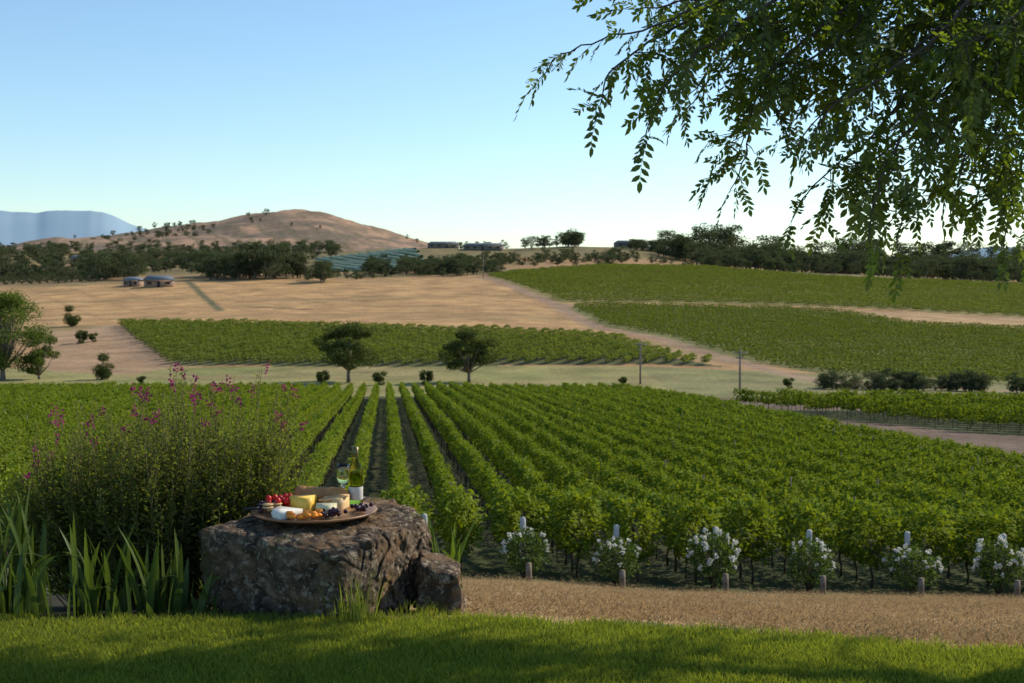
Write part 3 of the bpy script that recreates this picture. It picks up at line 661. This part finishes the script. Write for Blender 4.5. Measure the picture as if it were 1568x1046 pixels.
# ---------------------------------------------------------------- garden plants
M_sal=leafmat('shrub_leaf',(.055,.078,.018),(.17,.19,.045),.48,(1.9,1.8,.7),gloss=.01); M_stem=noisemat('shrub_stem',(.09,.07,.03),(.16,.13,.06),20,.8,0); M_flow=leafmat('magenta_flower',(.16,.012,.07),(.36,.03,.16),.4,(1.3,1,1.2))
b=B(); cx,cy=gx(235,7.3),7.3; zb=gz(cx,cy)
for i in range(760):
    a=rng.uniform(0,6.28); r=math.sqrt(rng.random()); br=rng.uniform(0,.38)
    base=np.array([cx+math.cos(a)*br*1.2,cy+math.sin(a)*br,zb-.05])
    tall=rng.random()<.20
    tx=cx+math.cos(a)*r*.84; ty=cy+math.sin(a)*r*.5
    pxx=784+F*tx/ty
    topz=np.interp(pxx,[20,90,200,270,310,400,450],[.66,.84,.95,1.08,.94,1.08,.9])
    hz=topz*(1.0 if tall else rng.uniform(.45,.88))*(1.0 if tall else (1-.2*r))+ (0 if not tall else rng.uniform(-.22,.03))
    tip=np.array([tx+rng.normal()*.05,ty+rng.normal()*.05,hz])
    k=9; t=np.linspace(0,1,k)[:,None]; mid=(base+tip)/2+np.array([(tx-cx)*.25,(ty-cy)*.25,.05])
    cur=(1-t)**2*base+2*t*(1-t)*mid+t*t*tip
    cur[:,:2]+=np.cumsum(rng.normal(size=(k,2))*.008,0)
    b.tube(cur,list(np.linspace(.004,.0015,k)),3,1,cap=False)
    nl=int(105 if not tall else 85); tt=rng.uniform(.15,1,nl)**(.85)
    c=np.stack([np.interp(tt,t[:,0],cur[:,j]) for j in range(3)],1)
    sd=rng.normal(size=(nl,3)); sd[:,2]=np.abs(sd[:,2])*.6+.2
    spread=(.022 if not tall else .008)
    c=c+sd*spread*rng.random((nl,1))
    b.leaves(c,sd,np.where(tt>.8,.022,.036)*(1 if not tall else .75)*rng.uniform(.7,1.3,nl),.014 if not tall else .010,0)
    if tall and rng.random()<.34:
        k=14; b.leaves(tip+rng.normal(size=(k,3))*[.010,.010,.018],rng.normal(size=(k,3)),.018,.014,2)
b.obj('flowering_shrub',[M_sal,M_stem,M_flow])
M_iris=leafmat('iris_leaf',(.025,.05,.010),(.095,.14,.025),.35,gloss=.04,rough=.5)
def irisclump(b,x,y,n,h0,h1,spread,lean=.35,w=.017):
    for i in range(n):
        bx_=x+rng.normal()*spread; by_=y+rng.normal()*spread*.6; z=gz(bx_,by_)-.03; h=rng.uniform(h0,h1); a=rng.uniform(0,6.28); ln=rng.uniform(.05,lean)*h; bend=rng.random()<.18
        t=np.linspace(0,1,8); px_=bx_+math.cos(a)*ln*t**1.8; py_=by_+math.sin(a)*ln*t**1.8; pz=z+h*(t-(.45*t**4 if bend else .04*t**3)); 
        if bend: px_=px_+math.cos(a)*h*.35*t**3
        wa=rng.uniform(0,3.14); wd=w*rng.uniform(.7,1.2)*np.array([.8,1,1.05,1,.95,.8,.5,.03])
        dv=np.array([math.cos(wa),math.sin(wa)]); nv=np.array([-dv[1],dv[0]])
        Lf=np.stack([px_-dv[0]*wd,py_-dv[1]*wd,pz],1); Md=np.stack([px_+nv[0]*wd*.25,py_+nv[1]*wd*.25,pz],1); Rt=np.stack([px_+dv[0]*wd,py_+dv[1]*wd,pz],1)
        o_=b.verts(np.concatenate([Lf,Md,Rt]),np.full(24,rng.random()**1.5))
        b.faces([[o_+c*8+j,o_+(c+1)*8+j,o_+(c+1)*8+j+1,o_+c*8+j+1] for c in(0,1) for j in range(7)])
b=B()
for px,d,n,h0,h1,sp_ in((-20,6.3,30,.45,.82,.10),(40,6.35,16,.4,.78,.08),(110,6.2,11,.3,.55,.08),(150,6.3,12,.3,.52,.07),(215,6.25,11,.28,.52,.07),(265,6.35,11,.3,.50,.06),(310,6.2,7,.12,.26,.05),(185,6.05,8,.12,.3,.1),(70,6.05,9,.15,.38,.1),(-60,6.1,20,.3,.6,.12)):
    irisclump(b,gx(px,d),d,n,h0,h1,sp_)
b.obj('iris_clump',[M_iris],smooth=True)
M_iris2=leafmat('sunlit_iris_leaf',(.07,.12,.015),(.11,.16,.03),.45,gloss=.04,rough=.5)  # brighter copy of the iris leaf, sunlight painted into its colour
b=B(); irisclump(b,gx(690,6.9),6.9,14,.4,.66,.045,.35,.016); b.obj('iris_clump',[M_iris2],smooth=True)
# ---------------------------------------------------------------- grasses
def tuft(n,h,w,spread,mat,seed,lean=.5):
    b=B(); x=rng.normal(size=n)*spread; y=rng.normal(size=n)*spread; hh=h*rng.uniform(.5,1.15,n); a=rng.uniform(0,6.28,n); l=hh*rng.uniform(.05,lean,n); wa=rng.uniform(0,3.14,n); dx=np.cos(wa)*w/2; dy=np.sin(wa)*w/2
    ca_=np.cos(a)*l; sa_=np.sin(a)*l; zz=np.zeros(n)-.006
    q=np.stack([np.stack([x-dx,y-dy,zz],1),np.stack([x+dx,y+dy,zz],1),np.stack([x+dx*.8+ca_*.4,y+dy*.8+sa_*.4,hh*.6],1),np.stack([x+ca_,y+sa_,hh],1),np.stack([x-dx*.8+ca_*.4,y-dy*.8+sa_*.4,hh*.6],1)],1)
    b.quads(q,0)
    return raw(b,[mat])
M_grass=leafmat('lawn_grass',(.12,.165,.022),(.25,.29,.055),.48,(1.7,1.6,.6),gloss=.02)
M_straw=leafmat('dry_grass',(.27,.185,.095),(.46,.33,.18),.35,(1.1,1.05,.9),gloss=.01)
n=5200; x=rng.uniform(-4.2,4.2,n); y=rng.uniform(4.3,6.25,n); ed=6.0-.24*np.clip(x,0,3)+.22*(fbm(x*1.5,y*1.5,41)-.5)
k=(y<ed+rng.normal(size=n)*.05-.03); x=x[k];y=y[k]; n=len(x)
scatter('lawn_grass',np.stack([x,y,tz(x,y)],1),rng.uniform(0,6.28,n),np.stack([np.ones(n),np.ones(n),rng.uniform(.7,1.3,n)],1),rng.integers(0,4,n),[tuft(95,.032,.0035,.045,M_grass,i,.9) for i in range(4)])
n=6500; y=5.3+ (rng.random(n)**1.5)*25; x=rng.uniform(-.15,.55,n)*y; ed=6.0-.24*np.clip(x,0,3); k=(y>ed-.06)&((x>gx(715,1)*y)|(y>8))&(fbm(x*.9,y*3,45)<.60); x=x[k];y=y[k];n=len(x)
scs=(1+(y-5.3)*.06)
scatter('dry_grass',np.stack([x,y,tz(x,y)],1),rng.uniform(0,6.28,n),np.stack([scs*1.2,scs*1.2,scs**.3*rng.uniform(.4,1.0,n)],1),rng.integers(0,3,n),[tuft(60,.016,.0040,.10,M_straw,i,2.2) for i in range(3)])
tx=[];ty=[]
for i in range(60):
    px=rng.choice([rng.normal(535,18),rng.uniform(490,720),rng.normal(650,20)]); d=rng.uniform(5.86,6.05) if px<600 else rng.uniform(6.1,6.3); tx.append(gx(px,d)); ty.append(d)
tx=np.array(tx);ty=np.array(ty)
scatter('grass_tufts',np.stack([tx,ty,tz(tx,ty)],1),rng.uniform(0,6.28,len(tx)),np.where(np.abs(tx-gx(535,5.95))<.07,1.2,.5)*rng.uniform(.5,1.2,len(tx)),rng.integers(0,2,len(tx)),[tuft(7,.17,.005,.03,M_grass,i,.7) for i in range(2)])
# ---------------------------------------------------------------- overhanging tree
M_lf=leafmat('overhanging_leaf',(.028,.050,.010),(.085,.125,.018),.52,(3.0,2.8,.9),gloss=.04,inst=.5)
M_tw=noisemat('twig_bark',(.04,.032,.025),(.09,.07,.055),20,.9,.2)
fr=[]
for i in range(4):
    b=B(); k=[6,7,5,6][i]; Lf=.22
    t=np.linspace(0,1,9); cur=np.stack([t*Lf,np.zeros(9)+.01*np.sin(t*3+i),-.05*t**2],1); b.tube(cur,list(np.linspace(.0018,.0008,9)),3,1,cap=False)
    cs=[];ax=[]
    for j in range(k):
        tt=(j+1)/(k+.6)
        for sg in(-1,1):
            cs.append([tt*Lf+rng.normal()*.004,.01*math.sin(tt*3+i),-.05*tt**2]); ax.append([.75+rng.normal()*.12,sg*.8,-.25+rng.normal()*.2])
    cs.append(list(cur[-1])); ax.append([1,0,-.4])
    cs=np.array(cs);ax=np.array(ax); nl=len(cs)
    b.leaves(cs,ax,.058*rng.uniform(.8,1.15,nl),.027*rng.uniform(.85,1.15,nl),0,up=np.tile([0,0,1.],(nl,1)))
    fr.append(raw(b,[M_lf,M_tw]))
FP=[];FR=[];FS=[]
wood=B()
def frond(p,d,s=1.):
    d=Vector(d).normalized(); m=d.to_track_quat('X','Z').to_matrix()@Matrix.Rotation(random.uniform(-.9,.9),3,'X')
    FP.append(list(p)); FR.append(list(m.to_euler())); FS.append(s*random.uniform(.7,1.1))
def twig(p,d,l,step=.055):
    p=Vector(p); d=Vector(d).normalized(); pts=[p.copy()]; n=max(2,int(l/step))
    for i in range(n):
        d=(d+Vector((0,0,-.12))+Vector(rng.normal(size=3))*.12).normalized(); p=p+d*step; pts.append(p.copy())
        sd=Vector(rng.normal(size=3))*.8+d*.6+Vector((0,0,-.35)); frond(p,sd,.85)
    frond(p,d+Vector((0,0,-.4)),1)
    wood.tube(pts,list(np.linspace(.004,.0015,len(pts))),3,0,cap=False)
def branch(pts,r0,dens,tl,tipfree=.2,start=0):
    pts=[Vector(p) for p in pts]
    out=[]
    for i in range(len(pts)-1):
        L_=(pts[i+1]-pts[i]).length; n=max(1,int(L_/.05))
        a=pts[max(i-1,0)];b_=pts[i];c=pts[i+1];d=pts[min(i+2,len(pts)-1)]
        for j in range(n):
            t=j/n; out.append(.5*((2*b_)+(c-a)*t+(2*a-5*b_+4*c-d)*t*t+(3*b_-a-3*c+d)*t**3))
    out.append(pts[-1]); n=len(out)
    out=[o+Vector(rng.normal(size=3))*.006 for o in out]
    wood.tube(out,[r0*(1-i/n)**.8+.0018 for i in range(n)],5,0,cap=False)
    for i,o in enumerate(out):
        f=i/n
        if f<start: continue
        if f>1-tipfree:
            d=out[min(i+1,n-1)]-out[max(i-1,0)]
            frond(o,d.normalized()*1.0+Vector(rng.normal(size=3))*.7+Vector((0,0,-.2)),.75)
        elif random.random()<dens:
            a=random.random()*6.28; twig(o,(math.cos(a),math.sin(a)*.9,random.uniform(-.9,.25)),random.uniform(.35,1)*tl)
    frond(out[-1],out[-1]-out[-2],.9)
TB=[
([(1500,-150),(1250,-60),(1080,5),(1000,40),(925,60),(860,84),(832,118)],6.1,.6,.2,.34,1),
([(1200,-60),(1080,15),(1010,55),(960,90),(925,122),(922,165)],6.3,.6,.2,.3,1),
([(1250,-40),(1120,45),(1050,95),(1010,150),(985,210)],6.0,.65,.2,.3,1),
([(1300,-60),(1180,50),(1120,95),(1080,130),(1050,165)],6.5,.6,.26,.2,3),
([(1400,-60),(1260,40),(1180,110),(1150,170),(1142,235),(1118,290)],6.2,.6,.2,.1,2),
([(1450,-80),(1330,20),(1260,80),(1210,110),(1180,140)],6.6,.55,.28,.2,3),
([(1550,-80),(1420,60),(1340,120),(1270,165),(1225,215)],6.3,.55,.24,.2,3),
([(1650,0),(1500,80),(1430,150),(1380,210),(1320,260),(1275,305),(1258,335)],6.4,.55,.22,.12,2),
([(1600,0),(1520,110),(1450,200),(1400,280),(1378,345),(1373,390)],6.0,.55,.2,.15,2),
([(1640,0),(1560,100),(1500,190),(1450,270),(1400,330)],6.6,.5,.24,.2,2),
([(1640,-20),(1600,130),(1570,230),(1548,310),(1535,385)],6.2,.6,.22,.15,2),
([(1600,-100),(1480,0),(1400,40),(1300,70)],6.9,.55,.3,.1,3),
([(1700,-50),(1560,50),(1470,120),(1400,180),(1340,210)],6.7,.5,.28,.1,2),
([(1300,-80),(1150,-20),(1030,5),(965,15)],6.4,.6,.2,.2,3),
([(1700,-80),(1600,0),(1500,60),(1440,90)],6.2,.55,.3,.1,3),
([(1680,-20),(1580,80),(1520,160),(1480,230)],7.0,.5,.28,.1,2),
([(1450,-90),(1300,-20),(1200,20),(1120,50)],7.0,.6,.3,.1,3),
([(1600,40),(1550,150),(1510,240),(1490,330)],6.4,.55,.22,.1,2)]
trunk_top=Vector((6.1,7.3,3.4))
for path,d,dens,tl,tf,cp_ in TB:
    for c in range(cp_):
        dd=d+ (0 if c==0 else random.uniform(-.6,.7)); jx=0 if c==0 else random.uniform(-50,50); jy=0 if c==0 else random.uniform(-50,5)
        pp=[P(a+jx,b_+jy,dd+.35*(len(path)-1-i)/len(path)) for i,(a,b_) in enumerate(path)]
        branch(pp,.010,dens,tl,tf)
        s_=pp[0]; mid=trunk_top.lerp(s_,.5)+Vector((0,0,.45))
        wood.tube([trunk_top-Vector((0,0,.1)),trunk_top.lerp(mid,.5)+Vector((0,0,.12)),mid,mid.lerp(s_,.5)+Vector((0,0,.08)),s_],[.06,.045,.028,.018,.012],6,0)
nb=0
while nb<8:  # extra limbs out of view, added to dapple the lawn with shade
    c=Vector((random.uniform(3.5,8.5),random.uniform(7.2,10.0),random.uniform(2.8,5.8)))
    if c.x/c.y<.52 and (c.z-H)/c.y<.27: continue
    nb+=1
    branch([trunk_top,trunk_top.lerp(c,.6)+Vector((0,0,.35)),c],.03,.3,.32,.1,start=.6)
for (x0,y0,z0,x1,y1,z1) in ((4.4,7.6,4.1,1.6,7.75,4.2),(4.9,7.3,4.0,2.2,7.55,4.1),(4.9,8.4,4.4,3.6,8.6,4.4)):  # unseen limbs above the view, placed to cast shade bands on the lawn
    branch([trunk_top,(x0,y0,z0),((x0+x1)/2,(y0+y1)/2+.1,(z0+z1)/2+.12),(x1,y1,z1)],.03,.38,.34,.1,start=.4)
wood.tube([(6.5,7.15,gz(6.5,7.15)-.2),(6.45,7.2,.8),(6.3,7.25,2.1),trunk_top],[.3,.23,.2,.16],14,0)
tr=bpy.data.objects.new('overhanging_tree',None); scene.collection.objects.link(tr)
w=wood.obj('trunk_and_branches',[M_tw],smooth=True,parent=tr)
n=len(FP)
fo=scatter('foliage',FP,np.array(FR),np.array(FS),rng.integers(0,4,n),fr); fo.parent=tr
# ---------------------------------------------------------------- light, sky, camera
EL=math.radians(35); AZ=math.radians(60)
w=bpy.data.worlds.new('World'); scene.world=w; w.use_nodes=True; nt=w.node_tree; N=nt.nodes; L=nt.links; N.clear()
sk=N.new('ShaderNodeTexSky'); sk.sky_type='NISHITA'; sk.sun_disc=False; sk.sun_elevation=EL; sk.sun_rotation=AZ; sk.air_density=1.0; sk.dust_density=.2; sk.ozone_density=2.0; sk.altitude=0
vm=N.new('ShaderNodeVectorMath'); vm.operation='MULTIPLY'; L.new(sk.outputs[0],vm.inputs[0]); vm.inputs[1].default_value=(1.0,1.14,1.2)
bg=N.new('ShaderNodeBackground'); bg.inputs[1].default_value=.14; L.new(vm.outputs[0],bg.inputs[0]); o=N.new('ShaderNodeOutputWorld'); L.new(bg.outputs[0],o.inputs[0])
sl=bpy.data.lights.new('sun','SUN'); sl.energy=5.0; sl.angle=math.radians(.53); sl.color=(1,.89,.74)
so=bpy.data.objects.new('sun',sl); scene.collection.objects.link(so)
sd=Vector((math.sin(AZ)*math.cos(EL),math.cos(AZ)*math.cos(EL),math.sin(EL))); so.rotation_euler=(-sd).to_track_quat('-Z','Y').to_euler(); so.location=(20,5,30)
cam=bpy.data.cameras.new('camera'); cam.lens=45; cam.sensor_width=36; cam.clip_start=.05; cam.clip_end=40000
cam.dof.use_dof=True; cam.dof.focus_distance=6.7; cam.dof.aperture_fstop=7
co=bpy.data.objects.new('camera',cam); co.location=(0,0,H); co.rotation_euler=(math.radians(90)-PITCH,0,0); scene.collection.objects.link(co); scene.camera=co
scene.view_settings.view_transform='Standard'; scene.view_settings.look='None'; scene.view_settings.exposure=0
